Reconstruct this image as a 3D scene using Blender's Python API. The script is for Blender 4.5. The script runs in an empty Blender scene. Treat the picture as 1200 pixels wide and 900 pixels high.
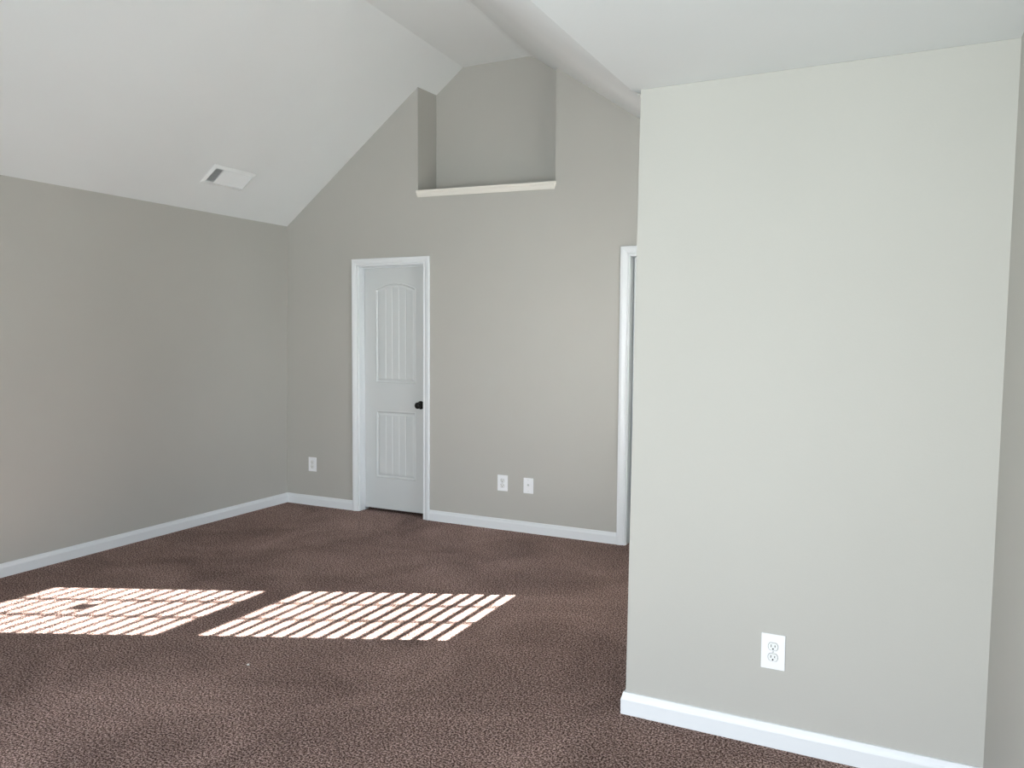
import bpy, bmesh, math
from mathutils import Vector, Matrix

# ---------------------------------------------------------------- camera, world, sun, exposure
S = bpy.context.scene
COL = S.collection
cam_d = bpy.data.cameras.new('camera')
cam_d.sensor_fit = 'HORIZONTAL'
cam_d.sensor_width = 36.0
cam_d.lens = 930.70 / 1200 * 36.0
cam_d.clip_start = 0.02
cam = bpy.data.objects.new('camera', cam_d)
COL.objects.link(cam)
rt = Vector((0.89435388, 0.44731085, 0.00664395))
up = Vector((-0.03286344, 0.05088137, 0.99816385))
fw = Vector((-0.44615147, 0.89293006, -0.06020612))
cam.matrix_world = Matrix(((rt.x, up.x, -fw.x, 0), (rt.y, up.y, -fw.y, 0), (rt.z, up.z, -fw.z, 1.47557), (0, 0, 0, 1)))
S.camera = cam
S.view_settings.view_transform = 'Standard'
S.view_settings.look = 'None'
S.view_settings.gamma = 1
S.view_settings.use_curve_mapping = False
S.view_settings.exposure = 0.0

SKY_STRENGTH = 15.0
SUN_STRENGTH = 74.0
wd = bpy.data.worlds.new('daylight')
S.world = wd
wd.use_nodes = True
wn, wl = wd.node_tree.nodes, wd.node_tree.links
wn.clear()
w_out = wn.new('ShaderNodeOutputWorld')
w_bg = wn.new('ShaderNodeBackground')
w_tc = wn.new('ShaderNodeTexCoord')
w_sep = wn.new('ShaderNodeSeparateXYZ')
w_map = wn.new('ShaderNodeMapRange')
w_map.inputs['From Min'].default_value = -1
w_map.inputs['From Max'].default_value = 1
w_ramp = wn.new('ShaderNodeValToRGB')                            # the open side, behind the camera: sky over sunlit ground
w_ramp.color_ramp.elements[0].position = 0.47
w_ramp.color_ramp.elements[0].color = (1.02, 1.09, 1.12, 1)
w_ramp.color_ramp.elements[1].position = 0.53
w_ramp.color_ramp.elements[1].color = (1.05, 1.09, 1.14, 1)
e = w_ramp.color_ramp.elements.new(1.0)
e.color = (0.58, 0.76, 1.08, 1)
w_shade = wn.new('ShaderNodeValToRGB')                           # towards the sun: ground and sky darkened to cut the light through the side window
w_shade.color_ramp.elements[0].position = 0.50
w_shade.color_ramp.elements[0].color = (0.020, 0.024, 0.018, 1)
w_shade.color_ramp.elements[1].position = 0.60
w_shade.color_ramp.elements[1].color = (0.05, 0.095, 0.17, 1)
w_dir = wn.new('ShaderNodeMapRange')
w_dir.interpolation_type = 'SMOOTHSTEP'
w_dir.inputs['From Min'].default_value = -0.30
w_dir.inputs['From Max'].default_value = 0.10
w_mix = wn.new('ShaderNodeMix')
w_mix.data_type = 'RGBA'
wl.new(w_tc.outputs['Generated'], w_sep.inputs[0])
wl.new(w_sep.outputs['Z'], w_map.inputs['Value'])
wl.new(w_map.outputs[0], w_ramp.inputs['Fac'])
wl.new(w_map.outputs[0], w_shade.inputs['Fac'])
wl.new(w_sep.outputs['Y'], w_dir.inputs['Value'])
wl.new(w_dir.outputs[0], w_mix.inputs['Factor'])
wl.new(w_ramp.outputs['Color'], w_mix.inputs['A'])
wl.new(w_shade.outputs['Color'], w_mix.inputs['B'])
wl.new(w_mix.outputs['Result'], w_bg.inputs['Color'])
w_bg.inputs['Strength'].default_value = SKY_STRENGTH
wl.new(w_bg.outputs[0], w_out.inputs['Surface'])

sun_d = bpy.data.lights.new('sun', 'SUN')
sun_d.energy = SUN_STRENGTH
sun_d.angle = math.radians(0.36)
sun_d.color = (1.0, 0.95, 0.92)
sun = bpy.data.objects.new('sun', sun_d)
COL.objects.link(sun)
sun.location = (6, 7, 5)
sun.rotation_euler = Vector((-1.0, -0.455, -0.58)).to_track_quat('-Z', 'Y').to_euler()


def portal(name, loc, direction, sx, sy):
    d = bpy.data.lights.new(name, 'AREA')
    d.shape = 'RECTANGLE'
    d.size, d.size_y = sx, sy
    d.cycles.is_portal = True
    o = bpy.data.objects.new(name, d)
    COL.objects.link(o)
    o.location = loc
    o.rotation_euler = Vector(direction).to_track_quat('-Z', 'Z').to_euler()
    return o


# ---------------------------------------------------------------- room numbers (metres)
YB = 5.334            # back wall
YN = 5.610            # back of the niche
YP = 2.923            # near face of the projecting wall
YR = -0.90            # wall behind the camera
XL = -4.850           # left wall
HL = 2.409            # its height
HF = 3.612            # flat strip at the top of the vault
XE0, XE1 = -0.953, -0.930   # corner of the projecting wall, bottom and top
HP = 2.398            # low ceiling
NX0, NX1, NZ = -3.507, -2.325, 2.600
DOORS = ((-4.085, -3.457), (-1.752, -1.010))
DOOR_H = 2.036
WIN = (3.66, 4.56, 0.56, 2.142)                      # y0 y1 z0 z1, in the side wall
REAR = ((-2.60, -1.50), (-1.15, 0.05))             # x ranges of the tall rear windows
REAR_Z = (0.10, 2.12)


# ---------------------------------------------------------------- materials
def mat(name, color, rough=0.6, spec=0.3, metal=0.0):
    m = bpy.data.materials.new(name)
    m.use_nodes = True
    b = m.node_tree.nodes['Principled BSDF']
    b.inputs['Base Color'].default_value = (*color, 1)
    b.inputs['Roughness'].default_value = rough
    b.inputs['Metallic'].default_value = metal
    b.inputs['Specular IOR Level'].default_value = spec
    return m, m.node_tree.nodes, m.node_tree.links, b


def painted(name, color, rough, bump_scale, bump_strength, spec=0.25, vary=0.03):
    m, n, l, b = mat(name, color, rough, spec)
    tc = n.new('ShaderNodeTexCoord')
    nz = n.new('ShaderNodeTexNoise')
    nz.inputs['Scale'].default_value = bump_scale
    nz.inputs['Detail'].default_value = 3
    bp = n.new('ShaderNodeBump')
    bp.inputs['Strength'].default_value = bump_strength
    bp.inputs['Distance'].default_value = 0.002
    l.new(tc.outputs['Object'], nz.inputs['Vector'])
    l.new(nz.outputs['Fac'], bp.inputs['Height'])
    l.new(bp.outputs[0], b.inputs['Normal'])
    n2 = n.new('ShaderNodeTexNoise')
    n2.inputs['Scale'].default_value = 1.7
    n2.inputs['Detail'].default_value = 2
    hs = n.new('ShaderNodeMapRange')
    hs.inputs['To Min'].default_value = 1 - vary
    hs.inputs['To Max'].default_value = 1 + vary
    mx = n.new('ShaderNodeMix')
    mx.data_type = 'RGBA'
    mx.blend_type = 'MULTIPLY'
    mx.inputs['Factor'].default_value = 1
    mx.inputs['A'].default_value = (*color, 1)
    l.new(tc.outputs['Object'], n2.inputs['Vector'])
    l.new(n2.outputs['Fac'], hs.inputs['Value'])
    l.new(hs.outputs[0], mx.inputs['B'])
    l.new(mx.outputs['Result'], b.inputs['Base Color'])
    return m


M_WALL = painted('greige_wall_paint', (0.460, 0.449, 0.412), 0.55, 160, 0.12)
M_CEIL = painted('white_ceiling_paint', (0.78, 0.80, 0.79), 0.75, 90, 0.15)
M_TRIM = painted('white_gloss_trim', (0.75, 0.77, 0.78), 0.32, 30, 0.03, 0.45, 0.01)
M_DOOR = painted('white_door_paint', (0.61, 0.63, 0.625), 0.40, 60, 0.05, 0.4, 0.01)
M_SILL = painted('cream_ledge_paint', (0.78, 0.75, 0.68), 0.4, 30, 0.03, 0.4, 0.01)
M_BLACK = mat('oil_rubbed_bronze', (0.012, 0.011, 0.010), 0.35, 0.5, 0.6)[0]
M_DARK = mat('dark_shade_and_decal', (0.02, 0.02, 0.02), 0.9, 0.0)[0]  # near black: shade painted for slots, gaps and duct; also the decal
M_PLATE = painted('white_plastic', (0.86, 0.87, 0.88), 0.28, 20, 0.01, 0.5, 0.005)
M_IVORY = painted('ivory_plastic', (0.80, 0.81, 0.79), 0.3, 20, 0.01, 0.5, 0.005)
M_STEEL = mat('painted_screw', (0.62, 0.63, 0.62), 0.35, 0.5, 0.7)[0]
M_VENT = painted('white_enamel', (0.82, 0.84, 0.83), 0.4, 40, 0.03, 0.4, 0.01)
M_SLAT = painted('white_blind_slat', (0.80, 0.80, 0.78), 0.45, 20, 0.02, 0.3, 0.01)
M_LINT = painted('white_lint', (0.85, 0.84, 0.80), 0.9, 200, 0.2, 0.1, 0.02)


def carpet():
    m, n, l, b = mat('brown_carpet', (0.1, 0.07, 0.06), 1.0, 0.0)
    tc = n.new('ShaderNodeTexCoord')
    fine = n.new('ShaderNodeTexNoise')
    fine.inputs['Scale'].default_value = 125
    fine.inputs['Detail'].default_value = 4
    fine.inputs['Roughness'].default_value = 0.75
    vor = n.new('ShaderNodeTexVoronoi')
    vor.inputs['Scale'].default_value = 170
    ramp = n.new('ShaderNodeValToRGB')
    el = ramp.color_ramp.elements
    el[0].position = 0.42
    el[0].color = (0.050, 0.030, 0.025, 1)
    el[1].position = 0.585
    el[1].color = (0.60, 0.44, 0.39, 1)
    k = el.new(0.50)
    k.color = (0.225, 0.145, 0.122, 1)
    big = n.new('ShaderNodeTexNoise')
    big.inputs['Scale'].default_value = 1.6
    big.inputs['Detail'].default_value = 5
    big.inputs['Roughness'].default_value = 0.6
    big.inputs['Distortion'].default_value = 0.7
    mr = n.new('ShaderNodeMapRange')
    mr.inputs['From Min'].default_value = 0.3
    mr.inputs['From Max'].default_value = 0.7
    mr.inputs['To Min'].default_value = 0.80
    mr.inputs['To Max'].default_value = 1.46
    mx = n.new('ShaderNodeMix')
    mx.data_type = 'RGBA'
    mx.blend_type = 'MULTIPLY'
    mx.inputs['Factor'].default_value = 1
    for x in (fine, vor, big):
        l.new(tc.outputs['Object'], x.inputs['Vector'])
    l.new(fine.outputs['Fac'], ramp.inputs['Fac'])
    l.new(ramp.outputs['Color'], mx.inputs['A'])
    l.new(big.outputs['Fac'], mr.inputs['Value'])
    l.new(mr.outputs[0], mx.inputs['B'])
    l.new(mx.outputs['Result'], b.inputs['Base Color'])
    bp = n.new('ShaderNodeBump')
    bp.inputs['Strength'].default_value = 0.9
    bp.inputs['Distance'].default_value = 0.008
    ad = n.new('ShaderNodeMath')
    ad.operation = 'SUBTRACT'
    l.new(fine.outputs['Fac'], ad.inputs[0])
    l.new(vor.outputs['Distance'], ad.inputs[1])
    l.new(ad.outputs[0], bp.inputs['Height'])
    l.new(bp.outputs[0], b.inputs['Normal'])
    return m


M_CARPET = carpet()


def pane_glass():
    m = bpy.data.materials.new('window_glass')
    m.use_nodes = True
    n, l = m.node_tree.nodes, m.node_tree.links
    n.clear()
    out = n.new('ShaderNodeOutputMaterial')
    mix = n.new('ShaderNodeMixShader')
    tr = n.new('ShaderNodeBsdfTransparent')
    gl = n.new('ShaderNodeBsdfGlossy')
    gl.inputs['Roughness'].default_value = 0.0
    fr = n.new('ShaderNodeFresnel')
    fr.inputs['IOR'].default_value = 1.25
    tr.inputs['Color'].default_value = (0.97, 0.99, 0.985, 1)
    l.new(fr.outputs[0], mix.inputs[0])
    l.new(tr.outputs[0], mix.inputs[1])
    l.new(gl.outputs[0], mix.inputs[2])
    l.new(mix.outputs[0], out.inputs['Surface'])
    return m


M_GLASS = pane_glass()


# ---------------------------------------------------------------- mesh helpers
def finish(name, bm, m, parent=None, smooth=False, kind=None):
    bmesh.ops.recalc_face_normals(bm, faces=bm.faces)
    me = bpy.data.meshes.new(name)
    bm.to_mesh(me)
    bm.free()
    me.materials.append(m)
    if smooth:
        for p in me.polygons:
            p.use_smooth = True
    o = bpy.data.objects.new(name, me)
    COL.objects.link(o)
    if parent:
        o.parent = parent
    if kind:
        o['kind'] = kind
    return o


def empty(name, loc, kind=None):
    o = bpy.data.objects.new(name, None)
    o.empty_display_size = 0.1
    COL.objects.link(o)
    o.location = loc
    if kind:
        o['kind'] = kind
    return o


def tag(o, label, cat, group=None):
    o['label'] = label
    o['category'] = cat
    if group:
        o['group'] = group
    return o


def quad(bm, *pts):
    return bm.faces.new([bm.verts.new(p) for p in pts])


def box(bm, a, b, bevel=0.0, segs=1):
    x0, y0, z0 = [min(a[i], b[i]) for i in range(3)]
    x1, y1, z1 = [max(a[i], b[i]) for i in range(3)]
    r = bmesh.ops.create_cube(bm, size=1, matrix=Matrix.Translation(((x0 + x1) / 2, (y0 + y1) / 2, (z0 + z1) / 2))
                              @ Matrix.Diagonal((x1 - x0, y1 - y0, z1 - z0, 1)))
    if bevel:
        es = list({e for v in r['verts'] for e in v.link_edges})
        bmesh.ops.bevel(bm, geom=es, offset=bevel, segments=segs, affect='EDGES', profile=0.5)


def cyl(bm, c, axis, r, h, n=24, r2=None):
    q = Vector(axis).to_track_quat('Z', 'Y').to_matrix().to_4x4()
    bmesh.ops.create_cone(bm, cap_ends=True, segments=n, radius1=r, radius2=r if r2 is None else r2, depth=h,
                          matrix=Matrix.Translation(c) @ q)


def lathe(bm, prof, origin, axis, n=28):
    """prof: list of (distance along axis, radius)"""
    q = Vector(axis).to_track_quat('Z', 'Y').to_matrix()
    rings = []
    for d, r in prof:
        if r < 1e-6:
            rings.append([bm.verts.new(Vector(origin) + q @ Vector((0, 0, d)))])
        else:
            rings.append([bm.verts.new(Vector(origin) + q @ Vector((r * math.cos(2 * math.pi * i / n), r * math.sin(2 * math.pi * i / n), d)))
                          for i in range(n)])
    for a, b in zip(rings, rings[1:]):
        for i in range(n):
            j = (i + 1) % n
            if len(a) == 1 and len(b) == 1:
                continue
            if len(a) == 1:
                bm.faces.new((a[0], b[i], b[j]))
            elif len(b) == 1:
                bm.faces.new((a[i], a[j], b[0]))
            else:
                bm.faces.new((a[i], a[j], b[j], b[i]))


def sweep(bm, prof, p0, p1, out, m0=0.0, m1=0.0, upv=(0, 0, 1)):
    """extrude a closed profile [(out, up)] from p0 to p1; m0/m1 shift the ends along the run per unit of 'out' (mitres)"""
    p0, p1, out, upv = Vector(p0), Vector(p1), Vector(out), Vector(upv)
    d = (p1 - p0).normalized()
    a = [bm.verts.new(p0 + out * o + upv * u + d * (m0 * o)) for o, u in prof]
    b = [bm.verts.new(p1 + out * o + upv * u + d * (m1 * o)) for o, u in prof]
    k = len(prof)
    for i in range(k):
        j = (i + 1) % k
        bm.faces.new((a[i], a[j], b[j], b[i]))
    bm.faces.new(a)
    bm.faces.new(b[::-1])


# ---------------------------------------------------------------- floor
bm = bmesh.new()
box(bm, (XL - 0.15, YR - 0.15, -0.12), (0.45, 6.5, 0.0))
finish('floor', bm, M_CARPET, kind='structure')

# ---------------------------------------------------------------- ceiling: slope, flat strip, slope, low flat ceiling
def ridge_a(y):
    return -3.187 if y < 4.25 else -3.187 - 0.052 * (y - 4.25)


def ridge_b(y):
    return -2.575 if y < 4.4 else -2.575 - 0.064 * (y - 4.4)


bm = bmesh.new()
rows = []
for y in (YR - 0.1, 1.0, YP - 0.001, YP + 0.001, 4.25, 4.4, YB, YN + 0.1):
    k = (HF - HL) / (ridge_a(y) - XL)
    far = max(0.0, (y - YP) / (YB - YP))
    ex, ez = -0.965, HP + 0.052 * far
    rb = ridge_b(y)
    row = [(XL - 0.12, y, HL - 0.12 * k), (XL, y, HL), (ridge_a(y), y, HF), (rb, y, HF)]
    # rounded shoulder between the flat strip and the right slope
    ks = (HF - ez) / (ex - rb)
    row[3] = (rb - 0.03, y, HF)
    row += [(rb + 0.0, y, HF - 0.008 * ks), (rb + 0.035, y, HF - 0.035 * ks), (ex, y, ez)]
    row.append((ex + 0.09, y, ez - 0.09 * ks) if y > YP else (0.42, y, HP))
    rows.append([bm.verts.new(p) for p in row])
for a, b in zip(rows, rows[1:]):
    for i in range(len(a) - 1):
        if i == len(a) - 2 and abs(a[0].co.y - YP) < 0.01 and abs(b[0].co.y - YP) < 0.01:
            continue
        bm.faces.new((a[i], a[i + 1], b[i + 1], b[i]))
quad(bm, (-0.965, YP - 0.002, HP), (0.42, YP - 0.002, HP), (0.42, YP + 0.16, HP), (-0.90, YP + 0.16, HP))
quad(bm, (-0.966, YP - 0.003, HP + 0.001), (-0.90, YP - 0.003, HP + 0.001), (-0.90, YP + 0.16, HP + 0.14), (-0.966, YP + 0.16, HP + 0.14))
ceiling = finish('ceiling', bm, M_CEIL, kind='structure')
# unseen roof shell added over the attic to stop daylight leaking in
bm = bmesh.new()
y0, y1, yp = YR - 0.3, YN + 1.2, YP + 0.145
quad(bm, (XL - 0.3, y0, 2.15), (XL - 0.3, y1, 2.15), (-3.1, y1, 3.95), (-3.1, y0, 3.95))
quad(bm, (-3.1, y0, 3.95), (-3.1, y1, 3.95), (-0.62, y1, 2.95), (-0.62, y0, 2.95))
quad(bm, (-0.62, yp, 2.95), (-0.62, y1, 2.95), (-0.62, y1, 2.46), (-0.62, yp, 2.46))
quad(bm, (-0.83, yp, 2.46), (-0.62, yp, 2.46), (-0.62, y1, 2.46), (-0.83, y1, 2.46))
quad(bm, (-0.62, y0, 2.95), (0.42, y0, 2.95), (0.42, yp, 2.95), (-0.62, yp, 2.95))
quad(bm, (-0.97, yp, 2.42), (0.42, yp, 2.42), (0.42, yp, 2.95), (-0.97, yp, 2.95))
quad(bm, (0.42, y0, 2.30), (0.42, yp + 0.02, 2.30), (0.42, yp + 0.02, 2.95), (0.42, y0, 2.95))
for y in (y0, y1):
    bm.faces.new([bm.verts.new(p) for p in ((XL - 0.3, y, 2.15), (-3.1, y, 3.95), (-0.62, y, 2.95), (0.42, y, 2.95), (0.42, y, 2.15))])
finish('ceiling_lightproof_shell', bm, M_SLAT, kind='structure')


# ---------------------------------------------------------------- walls
def ztop(x):
    """a little above the ceiling everywhere, the ceiling cuts it off"""
    pts = ((XL - 0.2, HL - 0.05), (-3.25, HF + 0.08), (-2.6, HF + 0.08), (-0.9, 2.50), (0.45, 2.50))
    for (xa, za), (xb, zb) in zip(pts, pts[1:]):
        if xa <= x <= xb:
            return za + (zb - za) * (x - xa) / (xb - xa)
    return pts[-1][1]


def gable(bm, y, xs, holes):
    """front face at y, cut into columns at xs; holes = (x0, x1, z0, z1) with z1 None = up to the roof"""
    xs = sorted(set(list(xs) + [-3.25, -2.6, -0.9] + [h[0] for h in holes] + [h[1] for h in holes]))
    for a, b in zip(xs, xs[1:]):
        mid = (a + b) / 2
        spans = [[0.0, None]]
        for h in sorted(holes, key=lambda h: h[2]):
            if h[0] < mid < h[1]:
                s = spans.pop()
                if h[2] > s[0]:
                    spans.append([s[0], h[2]])
                if h[3] is not None:
                    spans.append([h[3], None])
        for z0, z1 in spans:
            quad(bm, (a, y, z0), (b, y, z0), (b, y, ztop(b) if z1 is None else z1), (a, y, ztop(a) if z1 is None else z1))


bm = bmesh.new()
holes = [(d0 - 0.012, d1 + 0.012, 0.0, DOOR_H + 0.012) for d0, d1 in DOORS] + [(NX0, NX1, NZ, None)]
gable(bm, YB, (XL - 0.1, XE0 + 0.08), holes)
for x in (NX0, NX1):
    quad(bm, (x, YB, NZ), (x, YN, NZ), (x, YN, ztop(x)), (x, YB, ztop(x)))
for a, b in ((NX0, -3.25), (-3.25, -2.6), (-2.6, NX1)):
    quad(bm, (a, YN, NZ - 0.05), (b, YN, NZ - 0.05), (b, YN, ztop(b)), (a, YN, ztop(a)))
quad(bm, (NX0, YB, NZ), (NX1, YB, NZ), (NX1, YN, NZ), (NX0, YN, NZ))
for d0, d1 in DOORS:                                    # raw edges of the openings
    a, b, h = d0 - 0.012, d1 + 0.012, DOOR_H + 0.012
    quad(bm, (a, YB, 0), (a, YB + 0.125, 0), (a, YB + 0.125, h), (a, YB, h))
    quad(bm, (b, YB, 0), (b, YB + 0.125, 0), (b, YB + 0.125, h), (b, YB, h))
    quad(bm, (a, YB, h), (b, YB, h), (b, YB + 0.125, h), (a, YB + 0.125, h))
wall_back = finish('wall_back', bm, M_WALL, kind='structure')

# unseen closet boxes added behind the two doors to keep daylight out
bm = bmesh.new()
box(bm, (XL - 0.05, YB + 0.126, -0.01), (-0.75, 6.35, 2.35))
for f in [f for f in bm.faces if f.normal.y < -0.9 or f.normal.z < -0.9]:
    bm.faces.remove(f)
x_ = XL - 0.05
for a, b in ((x_, DOORS[0][0] - 0.012), (DOORS[0][1] + 0.012, DOORS[1][0] - 0.012), (DOORS[1][1] + 0.012, -0.75)):
    quad(bm, (a, YB + 0.126, 0), (b, YB + 0.126, 0), (b, YB + 0.126, 2.35), (a, YB + 0.126, 2.35))
for d0, d1 in DOORS:
    quad(bm, (d0 - 0.012, YB + 0.126, DOOR_H + 0.012), (d1 + 0.012, YB + 0.126, DOOR_H + 0.012), (d1 + 0.012, YB + 0.126, 2.35), (d0 - 0.012, YB + 0.126, 2.35))
quad(bm, (-2.6, YB + 0.126, 0), (-2.6, 6.35, 0), (-2.6, 6.35, 2.35), (-2.6, YB + 0.126, 2.35))
finish('wall_lightproof_closet', bm, M_WALL, kind='structure')

bm = bmesh.new()
box(bm, (XL - 0.14, YR - 0.14, 0), (XL, YB + 0.14, 2.6))
for v in bm.verts:
    if v.co.z > 1:
        v.co.z = HL + (0.02 if v.co.x > XL - 0.05 else -0.08)
# the room is a touch out of square: the far foot of this wall stands 3 cm out
for v in bm.verts:
    if v.co.z < 0.5 and v.co.y > 3:
        v.co.x -= 0.028
finish('wall_left', bm, M_WALL, kind='structure')


def side_x(z):
    return XE0 + (XE1 - XE0) * z / HP


# projecting wall facing the camera
bm = bmesh.new()
box(bm, (XE0, YP, 0), (0.45, YP + 0.15, 2.44))
for v in bm.verts:
    if v.co.x < 0:
        v.co.x = side_x(v.co.z)
finish('wall_front', bm, M_WALL, kind='structure')
# its return with the sunny window, hidden behind the corner
bm = bmesh.new()
for (y0, y1, z0, z1) in ((YP + 0.15, WIN[0], 0, 2.47), (WIN[1], YB + 0.14, 0, 2.47), (WIN[0], WIN[1], 0, WIN[2]), (WIN[0], WIN[1], WIN[3], 2.47)):
    box(bm, (XE0, y0, z0), (XE0 + 0.15, y1, z1))
for v in bm.verts:
    v.co.x += side_x(v.co.z) - XE0
finish('wall_side', bm, M_WALL, kind='structure')

bm = bmesh.new()
box(bm, (0.258, YR - 0.14, 0), (0.40, YP, 2.44))
for v in bm.verts:
    if v.co.x < 0.3 and v.co.z > 1:
        v.co.x += 0.018
finish('wall_right', bm, M_WALL, kind='structure')

bm = bmesh.new()
rh = [(a, b, REAR_Z[0], REAR_Z[1]) for a, b in REAR]
gable(bm, YR, (XL - 0.1, 0.42), rh)
gable(bm, YR - 0.14, (XL - 0.1, 0.42), rh)
for a, b, z0, z1 in rh:
    for p in (((a, z0), (b, z0)), ((b, z0), (b, z1)), ((b, z1), (a, z1)), ((a, z1), (a, z0))):
        quad(bm, (p[0][0], YR, p[0][1]), (p[1][0], YR, p[1][1]), (p[1][0], YR - 0.14, p[1][1]), (p[0][0], YR - 0.14, p[0][1]))
finish('wall_rear', bm, M_WALL, kind='structure')

# ---------------------------------------------------------------- baseboards
BH = 0.083
BP = [(0, 0), (0.0150, 0), (0.0150, 0.056), (0.0135, 0.062), (0.0115, 0.066), (0.0095, 0.074), (0.0080, 0.081), (0.0062, BH), (0, BH)]


def base(name, p0, p1, out, m0=0, m1=0, h=1.0):
    bm = bmesh.new()
    sweep(bm, [(o, u * h) for o, u in BP], p0, p1, out, m0, m1)
    return finish(name, bm, M_TRIM, kind='structure')


XB = XL - 0.028
base('baseboard_left', (XL, YR, 0), (XB + 0.001, YB, 0), (1, 0.0045, 0), 0, -1)
base('baseboard_back', (XB + 0.001, YB, 0), (DOORS[0][0] - 0.058, YB, 0), (0, -1, 0), 1, 0)
base('baseboard_back', (DOORS[0][1] + 0.058, YB, 0), (DOORS[1][0] - 0.068, YB, 0), (0, -1, 0), 0, 0)
base('baseboard_front', (XE0, YP, 0), (0.258, YP, 0), (0, -1, 0), -1, -1, 1.04)
base('baseboard_side', (XE0, YP, 0), (XE0, YB - 0.03, 0), (-1, 0, 0), -1, 0, 1.04)
base('baseboard_right', (0.258, YR, 0), (0.258, YP, 0), (-1, 0, 0), 0, -1, 1.04)
base('baseboard_rear', (XL + 0.016, YR, 0), (0.24, YR, 0), (0, 1, 0), 0, 0)

# ---------------------------------------------------------------- niche ledge
bm = bmesh.new()
prof = [(-0.262, 0.0), (0.020, 0.0), (0.021, -0.010), (0.019, -0.016), (0.014, -0.022), (0.011, -0.034), (0.010, -0.052), (0.0, -0.052), (0.0, -0.012), (-0.262, -0.012)]
sweep(bm, prof, (NX0 - 0.004, YB, NZ + 0.014), (NX1 + 0.006, YB, NZ - 0.009), (0, -1, 0))
for v in bm.verts:                                   # the ends of the apron return inwards, and the board fits between the cheeks
    if v.co.z < NZ - 0.024:
        v.co.x += 0.010 if v.co.x < -3 else -0.014
    if v.co.y > YB + 0.001:
        v.co.x = NX0 + 0.001 if v.co.x < -3 else NX1 - 0.001
ledge = finish('trim_1', bm, M_SILL, kind='structure')
ledge['label'] = 'white wooden ledge along the bottom of the high niche'


# ---------------------------------------------------------------- doors
def door_face(w, h):
    """moulded two panel plank door seen from the front: depth as a function of (x, z) on a fine grid"""
    st = 0.112 if w < 0.7 else 0.115
    top_c, rise = 1.825, 0.052
    pans = ((0.262, 0.822, 0.0), (1.058, top_c, rise))

    def sd(x, z):
        best = 9
        for z0, z1, r in pans:
            half = w / 2 - st
            t = (x - w / 2) / half
            zt = z1 + (r * (1 - t * t) if abs(t) < 1 else 0) if r else z1
            dx = abs(x - w / 2) - half
            dz = max(z0 - z, z - zt)
            best = min(best, max(dx, dz))
        return best

    def depth(x, z):
        s = -sd(x, z)                    # >0 inside a panel
        if s <= 0:
            return 0.0
        if s < 0.006:
            return -0.0045 * (s / 0.006)            # little raised lip ahead of the groove
        if s < 0.014:
            return -0.0045 + 0.0145 * (s - 0.006) / 0.008
        if s < 0.019:
            return 0.010
        if s < 0.034:
            return 0.010 - 0.006 * (s - 0.019) / 0.015
        d = 0.004
        half = w / 2 - st - 0.034
        pitch = 2 * half / 5
        q = (x - (w / 2 - half)) / pitch
        g = abs(q - round(q)) * pitch
        if g < 0.005 and 0 < round(q) < 5:
            d += 0.0045 * (1 - g / 0.005)
        return d
    return depth


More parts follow.
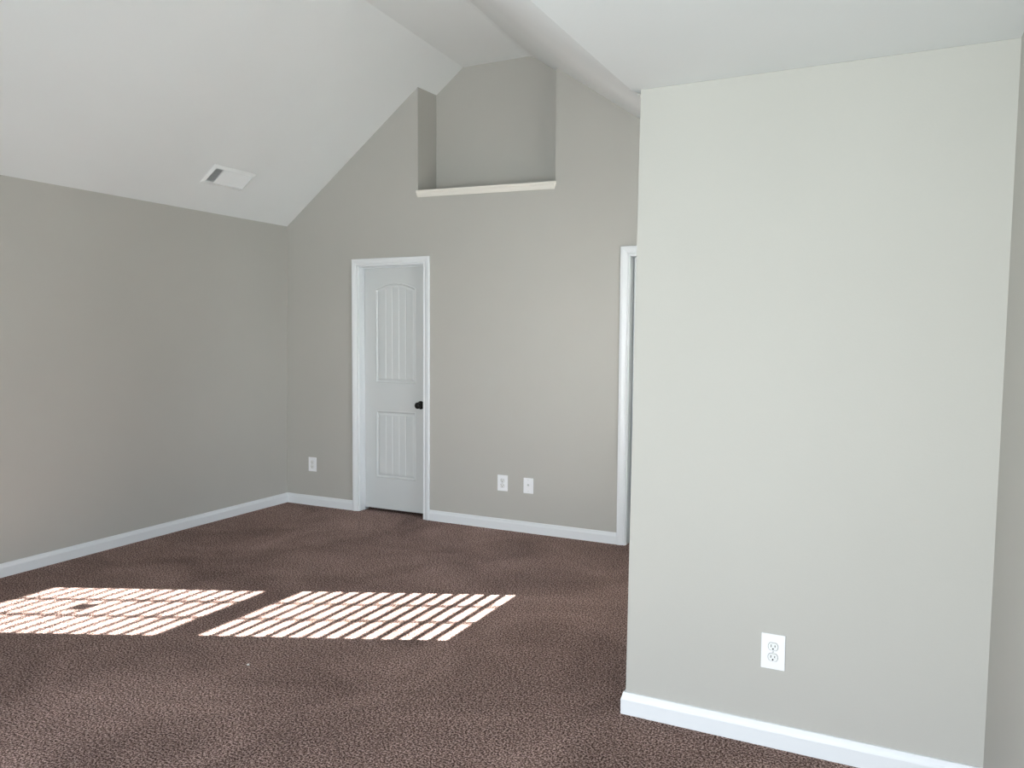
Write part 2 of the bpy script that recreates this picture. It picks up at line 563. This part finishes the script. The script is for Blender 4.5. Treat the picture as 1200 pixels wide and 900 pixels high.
def build_door(name, d0, d1, knob_x, hand):
    root = empty(name, ((d0 + d1) / 2, YB, 0), 'structure')
    cx = (d0 + d1) / 2
    w, h = d1 - d0 - 0.008, DOOR_H - 0.030
    y = 0.072 if name == 'door_1' else 0.048
    ZB = 0.026
    gap = 0.0 if name == 'door_1' else 0.011
    fn = door_face(w, h)
    bm = bmesh.new()
    nx, nz = int(w / 0.0045), int(h / 0.0062)
    g = [[bm.verts.new((-w / 2 + gap + (w - gap) * i / nx, y + fn(w * i / nx, h * j / nz), ZB + h * j / nz)) for i in range(nx + 1)] for j in range(nz + 1)]
    for j in range(nz):
        for i in range(nx):
            bm.faces.new((g[j][i], g[j][i + 1], g[j + 1][i + 1], g[j + 1][i]))
    B = [bm.verts.new(p) for p in ((-w / 2, y + 0.035, ZB), (w / 2, y + 0.035, ZB), (w / 2, y + 0.035, ZB + h), (-w / 2, y + 0.035, ZB + h))]
    bm.faces.new(B)
    bm.faces.new([B[0]] + [B[1]] + g[0][::-1])
    bm.faces.new([B[1], B[2]] + [g[j][nx] for j in range(nz, -1, -1)])
    bm.faces.new([B[2], B[3]] + g[nz])
    bm.faces.new([B[3], B[0]] + [g[j][0] for j in range(nz + 1)])
    slab = finish('door_slab', bm, M_DOOR, root)
    # jamb lining with stop
    bm = bmesh.new()
    jx0, jx1 = d0 - cx, d1 - cx
    box(bm, (jx0 - 0.012, -0.001, 0), (jx0, 0.125, DOOR_H), 0.0015)
    box(bm, (jx1, -0.001, 0), (jx1 + 0.012, 0.125, DOOR_H), 0.0015)
    box(bm, (jx0 - 0.012, -0.001, DOOR_H), (jx1 + 0.012, 0.125, DOOR_H + 0.012), 0.0015)
    s0 = 0.055 if name == 'door_1' else 0.086
    box(bm, (jx0, s0, 0), (jx0 + 0.006, s0 + 0.015, DOOR_H), 0.002)
    box(bm, (jx1 - 0.010, s0, 0), (jx1, s0 + 0.015, DOOR_H), 0.002)
    box(bm, (jx0 + 0.010, s0, DOOR_H - 0.010), (jx1 - 0.010, s0 + 0.015, DOOR_H), 0.002)
    finish('door_jamb', bm, M_TRIM, root)
    # moulded casing
    cw = 0.057 if name == 'door_1' else 0.062
    rv = 0.006
    pr = [(0, 0), (0.010, 0.0), (0.012, 0.002), (0.012, 0.010), (0.009, 0.014), (0.013, 0.022), (0.0165, 0.036), (0.018, 0.042), (0.018, cw - 0.003), (0.016, cw), (0, cw)]
    bm = bmesh.new()
    zt = DOOR_H + rv
    # left leg: profile 'up' axis points away from the opening
    sweep(bm, pr, (jx0 - rv, 0, 0), (jx0 - rv, 0, zt), (0, -1, 0), upv=(-1, 0, 0))
    sweep(bm, pr, (jx1 + rv, 0, 0), (jx1 + rv, 0, zt), (0, -1, 0), upv=(1, 0, 0))
    sweep(bm, pr, (jx0 - rv, 0, zt), (jx1 + rv, 0, zt), (0, -1, 0), upv=(0, 0, 1))
    # mitres: shear the ends
    for v in bm.verts:
        if abs(v.co.z - zt) < 1e-5 and v.co.x < jx0 - rv + 1e-5:
            v.co.z += (jx0 - rv) - v.co.x
        elif abs(v.co.z - zt) < 1e-5 and v.co.x > jx1 + rv - 1e-5:
            v.co.z += v.co.x - (jx1 + rv)
        elif v.co.z > zt + 1e-5 and abs(v.co.x - (jx0 - rv)) < 1e-5:
            v.co.x -= v.co.z - zt
        elif v.co.z > zt + 1e-5 and abs(v.co.x - (jx1 + rv)) < 1e-5:
            v.co.x += v.co.z - zt
    finish('door_casing', bm, M_TRIM, root)
    # knob
    bm = bmesh.new()
    kx = knob_x - cx
    lathe(bm, [(0, 0), (0, 0.034), (0.004, 0.034), (0.008, 0.029), (0.010, 0.014), (0.022, 0.012), (0.030, 0.0135), (0.037, 0.021),
               (0.046, 0.0265), (0.055, 0.0265), (0.062, 0.021), (0.066, 0.010), (0.067, 0)], (kx, y, 0.912), (0, -1, 0))
    kn = finish('door_knob', bm, M_BLACK, root, True)
    kn['label'] = 'black round door knob'
    # latch face on the slab's edge, hinges on the other jamb
    bm = bmesh.new()
    ex = w / 2 if hand > 0 else -w / 2
    box(bm, (ex - 0.001, y + 0.006, 0.885), (ex + 0.0015, y + 0.030, 0.94), 0.0004)
    finish('latch_plate', bm, M_BLACK, root)
    return root


d1o = build_door('door_1', *DOORS[0], -3.524, 1)
d2o = build_door('door_2', *DOORS[1], -1.075, 1)


# ---------------------------------------------------------------- windows
def sash(bm, cen, u, w, z0, z1, rail, t, nrm):
    """rectangular ring of four rails; u = horizontal unit, nrm = through the wall"""
    c, u, nrm = Vector(cen), Vector(u), Vector(nrm)

    def b(u0, u1, za, zb):
        pts = [c + u * uu + nrm * k for uu in (u0, u1) for k in (-t / 2, t / 2)]
        xs = [p.x for p in pts]
        ys = [p.y for p in pts]
        box(bm, (min(xs), min(ys), za), (max(xs), max(ys), zb), 0.003)
    b(-w / 2, -w / 2 + rail, z0, z1)
    b(w / 2 - rail, w / 2, z0, z1)
    b(-w / 2 + rail, w / 2 - rail, z0, z0 + rail)
    b(-w / 2 + rail, w / 2 - rail, z1 - rail, z1)


def slab(bm, cen, u, w, z0, z1, t, nrm):
    c, u, nrm = Vector(cen), Vector(u), Vector(nrm)
    pts = [c + u * uu + nrm * k for uu in (-w / 2, w / 2) for k in (-t / 2, t / 2)]
    box(bm, (min(p.x for p in pts), min(p.y for p in pts), z0), (max(p.x for p in pts), max(p.y for p in pts), z1))


def build_window(name, wx, wy, u, nrm, w, z0, z1, zm, blind, tilt):
    """(wx, wy) = inner wall face at the window's middle, nrm points outwards, zm = meeting rail (z0, z1)"""
    root = empty(name, (wx, wy, 0), 'structure')
    n_ = Vector(nrm)
    u_ = Vector(u)
    bm = bmesh.new()
    sash(bm, n_ * 0.085, u, w, z0, z1, 0.026, 0.075, nrm)
    finish('window_frame', bm, M_TRIM, root)
    for k, (a, b, off) in enumerate(((z0 + 0.026, zm[1] - 0.03, 0.070), (zm[0] + 0.012, z1 - 0.026, 0.098))):
        bm = bmesh.new()
        sash(bm, n_ * off, u, w - 0.052, a, b, 0.040, 0.026, nrm)
        so = finish('sash', bm, M_TRIM, root)
        bm = bmesh.new()
        c = n_ * off
        p = [c + u_ * s * (w / 2 - 0.05) + Vector((0, 0, z)) for s, z in ((-1, a + 0.02), (1, a + 0.02), (1, b - 0.02), (-1, b - 0.02))]
        quad(bm, *p)
        finish('pane', bm, M_GLASS, so)
    bm = bmesh.new()                                      # stool and apron on the room side
    slab(bm, n_ * 0.008, u, w + 0.10, z0 - 0.022, z0 + 0.0005, 0.08, nrm)
    slab(bm, n_ * -0.007, u, w + 0.06, z0 - 0.085, z0 - 0.022, 0.014, nrm)
    finish('window_sill', bm, M_TRIM, root)
    if blind:
        top, bot = z1 - 0.002, z0 + 0.004
        bm = bmesh.new()
        slab(bm, n_ * 0.024, u, w - 0.02, top - 0.042, top, 0.045, nrm)
        finish('blind_headrail', bm, M_SLAT, root)
        bm = bmesh.new()
        sp, dep, thk = 0.0475, 0.0495, 0.0028
        z = top - 0.119
        sl = w - 0.03
        while z > bot + 0.030:
            for s in range(4):                            # gently crowned slat in four strips
                a0, a1 = -dep / 2 + dep * s / 4, -dep / 2 + dep * (s + 1) / 4
                pr = []
                for t_, side in ((a0, 1), (a1, 1), (a1, -1), (a0, -1)):
                    crown = 0.0022 * (1 - (2 * t_ / dep) ** 2)
                    hh = crown + side * thk / 2
                    pr.append((0.024 + t_ * math.cos(tilt) - hh * math.sin(tilt), t_ * math.sin(tilt) + hh * math.cos(tilt)))
                va = [bm.verts.new(n_ * a + Vector((0, 0, z + b)) - u_ * sl / 2) for a, b in pr]
                vb = [bm.verts.new(n_ * a + Vector((0, 0, z + b)) + u_ * sl / 2) for a, b in pr]
                for i in range(4):
                    j = (i + 1) % 4
                    bm.faces.new((va[i], va[j], vb[j], vb[i]))
                bm.faces.new(va)
                bm.faces.new(vb[::-1])
            z -= sp
        finish('blind_slats', bm, M_SLAT, root)
        bm = bmesh.new()
        slab(bm, n_ * 0.024, u, sl, bot, bot + 0.018, 0.05, nrm)
        finish('blind_bottom_rail', bm, M_SLAT, root)
        for s in CORDS:
            bm = bmesh.new()
            for k in (-0.024, 0.024):
                slab(bm, n_ * (0.024 + k) + u_ * s, u, 0.017, bot, top - 0.04, 0.0012, nrm)
            finish('ladder_cord', bm, M_SLAT, root)
    return root


yc = (WIN[0] + WIN[1]) / 2
CORDS = (-0.137, 0.131)
w1 = build_window('window_1', side_x(1.3), yc, (0, 1, 0), (1, 0, 0), WIN[1] - WIN[0], WIN[2], WIN[3], (1.338, 1.374), True, math.radians(11))
# small leaf shaped decal stuck on the upper pane; its shadow falls in the far sun patch
bm = bmesh.new()
vs = []
for i in range(24):
    a = 2 * math.pi * i / 24
    vs.append(bm.verts.new((0.0945, 0.030 + 0.062 * math.cos(a), 1.800 + 0.019 * math.sin(a) + 0.006 * math.sin(2 * a))))
f_ = bm.faces.new(vs)
bmesh.ops.solidify(bm, geom=[f_], thickness=0.001)
finish('pane_decal', bm, M_DARK, w1)
for i, (a, b) in enumerate(REAR):
    build_window('window_%d' % (i + 2), (a + b) / 2, YR, (1, 0, 0), (0, -1, 0), b - a, REAR_Z[0], REAR_Z[1], (1.31, 1.39), False, 0)

portal('portal_side', (XE0 + 0.17, yc, (WIN[2] + WIN[3]) / 2), (-1, 0, 0), WIN[1] - WIN[0], WIN[3] - WIN[2])
for a, b in REAR:
    portal('portal_rear', ((a + b) / 2, YR - 0.16, (REAR_Z[0] + REAR_Z[1]) / 2), (0, 1, 0), b - a, REAR_Z[1] - REAR_Z[0])


# ---------------------------------------------------------------- outlets
def plate_mesh(w, h):
    bm = bmesh.new()
    box(bm, (-w / 2, -0.0058, -h / 2), (w / 2, 0, h / 2), 0.0022, 2)
    return bm


def outlet(name, x, y, z, w, h, label, cat='outlet', duplex=True, group=None):
    root = empty(name, (x, y, z))
    tag(root, label, cat, group)
    finish('cover_plate', plate_mesh(w, h), M_PLATE, root)
    if duplex:
        for s in (1, -1):
            c = 0.0195 * s
            bm = bmesh.new()
            n = 28
            ring = []
            for i in range(n):                              # round face with flat top and bottom
                a = 2 * math.pi * i / n
                ring.append((0.0172 * math.cos(a), max(-0.0138, min(0.0138, 0.0172 * math.sin(a)))))
            va = [bm.verts.new((px, -0.0055, c + pz)) for px, pz in ring]
            vb = [bm.verts.new((px * 0.95, -0.0085, c + pz * 0.95)) for px, pz in ring]
            for i in range(n):
                bm.faces.new((va[i], va[(i + 1) % n], vb[(i + 1) % n], vb[i]))
            bm.faces.new(vb)
            rec = finish('receptacle', bm, M_IVORY, root)
            bm = bmesh.new()
            box(bm, (-0.0078, -0.0089, c - 0.002), (-0.0054, -0.0083, c + 0.0075))
            box(bm, (0.0054, -0.0089, c - 0.001), (0.0078, -0.0083, c + 0.0065))
            cyl(bm, (0, -0.0086, c - 0.0078), (0, 1, 0), 0.0029, 0.0007, 14)
            finish('painted_slots', bm, M_DARK, rec)  # raised dark pads painted as the shade inside the slots
            # flat dark ring, painted as the shade of the gap round the receptacle
            bm = bmesh.new()
            o1 = [bm.verts.new((px * 1.05, -0.00595, c + pz * 1.06)) for px, pz in ring]
            i1 = [bm.verts.new((px, -0.00595, c + pz)) for px, pz in ring]
            for i in range(n):
                j = (i + 1) % n
                bm.faces.new((o1[i], o1[j], i1[j], i1[i]))
            finish('painted_gap_shade', bm, M_DARK, rec)
        bm = bmesh.new()
        lathe(bm, [(0, 0.0036), (0.001, 0.0033), (0.0016, 0.002), (0.0017, 0)], (0, -0.0057, 0), (0, -1, 0), 14)
        finish('screw', bm, M_STEEL, root, True)
    else:
        bm = bmesh.new()
        lathe(bm, [(0, 0.0085), (0.002, 0.008), (0.0025, 0.0048), (0.011, 0.0046), (0.011, 0.003), (0.009, 0)], (0, -0.0057, 0.006), (0, -1, 0), 16)
        finish('jack', bm, M_STEEL, root, True)
        for s in (1, -1):
            bm = bmesh.new()
            lathe(bm, [(0, 0.0034), (0.001, 0.0031), (0.0015, 0)], (0, -0.0057, s * 0.042), (0, -1, 0), 14)
            finish('screw', bm, M_STEEL, root, True)
    return root


outlet('wall_outlet', -0.4025, YP, 0.3495, 0.083, 0.128, 'large white duplex outlet on the near wall, right side of the room, above its baseboard')
outlet('wall_outlet', -4.589, YB, 0.3565, 0.084, 0.122, 'small white duplex outlet on the back wall between the left corner and the panelled door')
outlet('wall_outlet', -2.738, YB, 0.3585, 0.086, 0.122, 'white duplex outlet on the back wall beside a cable plate, right of the door')
outlet('cable_plate', -2.521, YB, 0.3565, 0.080, 0.116, 'white cable plate on the back wall just right of a duplex outlet', 'wall plate', False)

# ---------------------------------------------------------------- ceiling register on the left slope
k = (HF - HL) / (-3.187 - XL)
ang = math.atan(k)
vent = empty('ceiling_vent', (XL + 0.378 * math.cos(ang), 4.384, HL + 0.378 * math.sin(ang)))
# local x = along the room's depth, local y = up the slope, local z = down into the room
ex = Vector((0, 1, 0))
ey = Vector((math.cos(ang), 0, math.sin(ang)))
ez = ex.cross(ey)
if ez.z > 0:
    ez = -ez
    ex = ey.cross(ez)
SX = 1 if ex.y > 0 else -1
vent.matrix_world = Matrix(((ex.x, ey.x, ez.x, vent.location.x), (ex.y, ey.y, ez.y, vent.location.y), (ex.z, ey.z, ez.z, vent.location.z), (0, 0, 0, 1)))
tag(vent, 'white rectangular ceiling vent on the left sloped ceiling with one dark louvred end', 'vent')
VW, VH = 0.400, 0.190
IW, IH = 0.352, 0.138
bm = bmesh.new()
pr = [(0, 0), (0.0, 0.0), (0.003, 0.0), (0.009, 0.012), (0.009, 0.0255), (0.0, 0.0255)]


def ring(bm, hw, hh, z0, hw2, hh2, z1):
    a = [bm.verts.new(p) for p in ((-hw, -hh, z0), (hw, -hh, z0), (hw, hh, z0), (-hw, hh, z0))]
    b = [bm.verts.new(p) for p in ((-hw2, -hh2, z1), (hw2, -hh2, z1), (hw2, hh2, z1), (-hw2, hh2, z1))]
    for i in range(4):
        j = (i + 1) % 4
        bm.faces.new((a[i], a[j], b[j], b[i]))


ring(bm, VW / 2, VH / 2, 0.0, VW / 2, VH / 2, 0.004)
ring(bm, VW / 2, VH / 2, 0.004, IW / 2 + 0.006, IH / 2 + 0.006, 0.014)
ring(bm, IW / 2 + 0.006, IH / 2 + 0.006, 0.014, IW / 2, IH / 2, 0.014)
ring(bm, IW / 2, IH / 2, 0.014, IW / 2, IH / 2, -0.001)
finish('vent_frame', bm, M_VENT, vent)
bm = bmesh.new()
quad(bm, (-IW / 2, -IH / 2, 0.0005), (IW / 2, -IH / 2, 0.0005), (IW / 2, IH / 2, 0.0005), (-IW / 2, IH / 2, 0.0005))
finish('duct_painted_shade', bm, M_DARK, vent)  # flat dark sheet painted as the shade inside the duct


def blade(bm, x, tilt, dep=0.011):
    c, s = math.cos(tilt), math.sin(tilt)
    dx, dz = dep / 2 * s, dep / 2 * c
    t = 0.0007
    nx_, nz_ = c * t, -s * t
    z = 0.0065
    pts = [(x - dx - nx_, z - dz - nz_), (x + dx - nx_, z + dz - nz_), (x + dx + nx_, z + dz + nz_), (x - dx + nx_, z - dz + nz_)]
    va = [bm.verts.new((a, -IH / 2, b)) for a, b in pts]
    vb = [bm.verts.new((a, IH / 2, b)) for a, b in pts]
    for i in range(4):
        j = (i + 1) % 4
        bm.faces.new((va[i], va[j], vb[j], vb[i]))


SPLIT = -IW / 2 + 0.082
bm = bmesh.new()
n_l = 7
for i in range(n_l):
    blade(bm, SX * (-IW / 2 + 0.009 + i * 0.0115), SX * math.radians(-36), 0.009)
for i in range(5):                                   # cross wires of the near bank
    y_ = -IH / 2 + IH * (i + 0.5) / 5
    box(bm, (SX * -IW / 2, y_ - 0.0009, 0.004), (SX * SPLIT, y_ + 0.0009, 0.0055))
lo = finish('louvre_bank', bm, M_VENT, vent)
bm = bmesh.new()
box(bm, (SX * (SPLIT - 0.003), -IH / 2, 0.001), (SX * (SPLIT + 0.003), IH / 2, 0.0115))
x_ = SPLIT + 0.012
while x_ < IW / 2 + 0.002:
    blade(bm, SX * x_, SX * math.radians(62), 0.0135)
    x_ += 0.0115
finish('louvre_bank', bm, M_VENT, vent)
bm = bmesh.new()
box(bm, (SX * (IW / 2 + 0.003), -0.004, 0.008), (SX * (IW / 2 + 0.009), 0.004, 0.016), 0.001)
finish('damper_lever', bm, M_VENT, vent)

# ---------------------------------------------------------------- lint on the carpet
bm = bmesh.new()
bmesh.ops.create_icosphere(bm, subdivisions=2, radius=0.007, matrix=Matrix.Translation((0, 0, 0.004)) @ Matrix.Diagonal((1.0, 0.7, 0.55, 1)))
for i, v in enumerate(bm.verts):
    v.co += v.normal * 0.0016 * math.sin(i * 12.9)
lint = finish('lint', bm, M_LINT, None, True)
lint.location = (-2.593, 2.574, 0)
tag(lint, 'tiny white speck of lint on the brown carpet in front of the sun patches', 'lint')
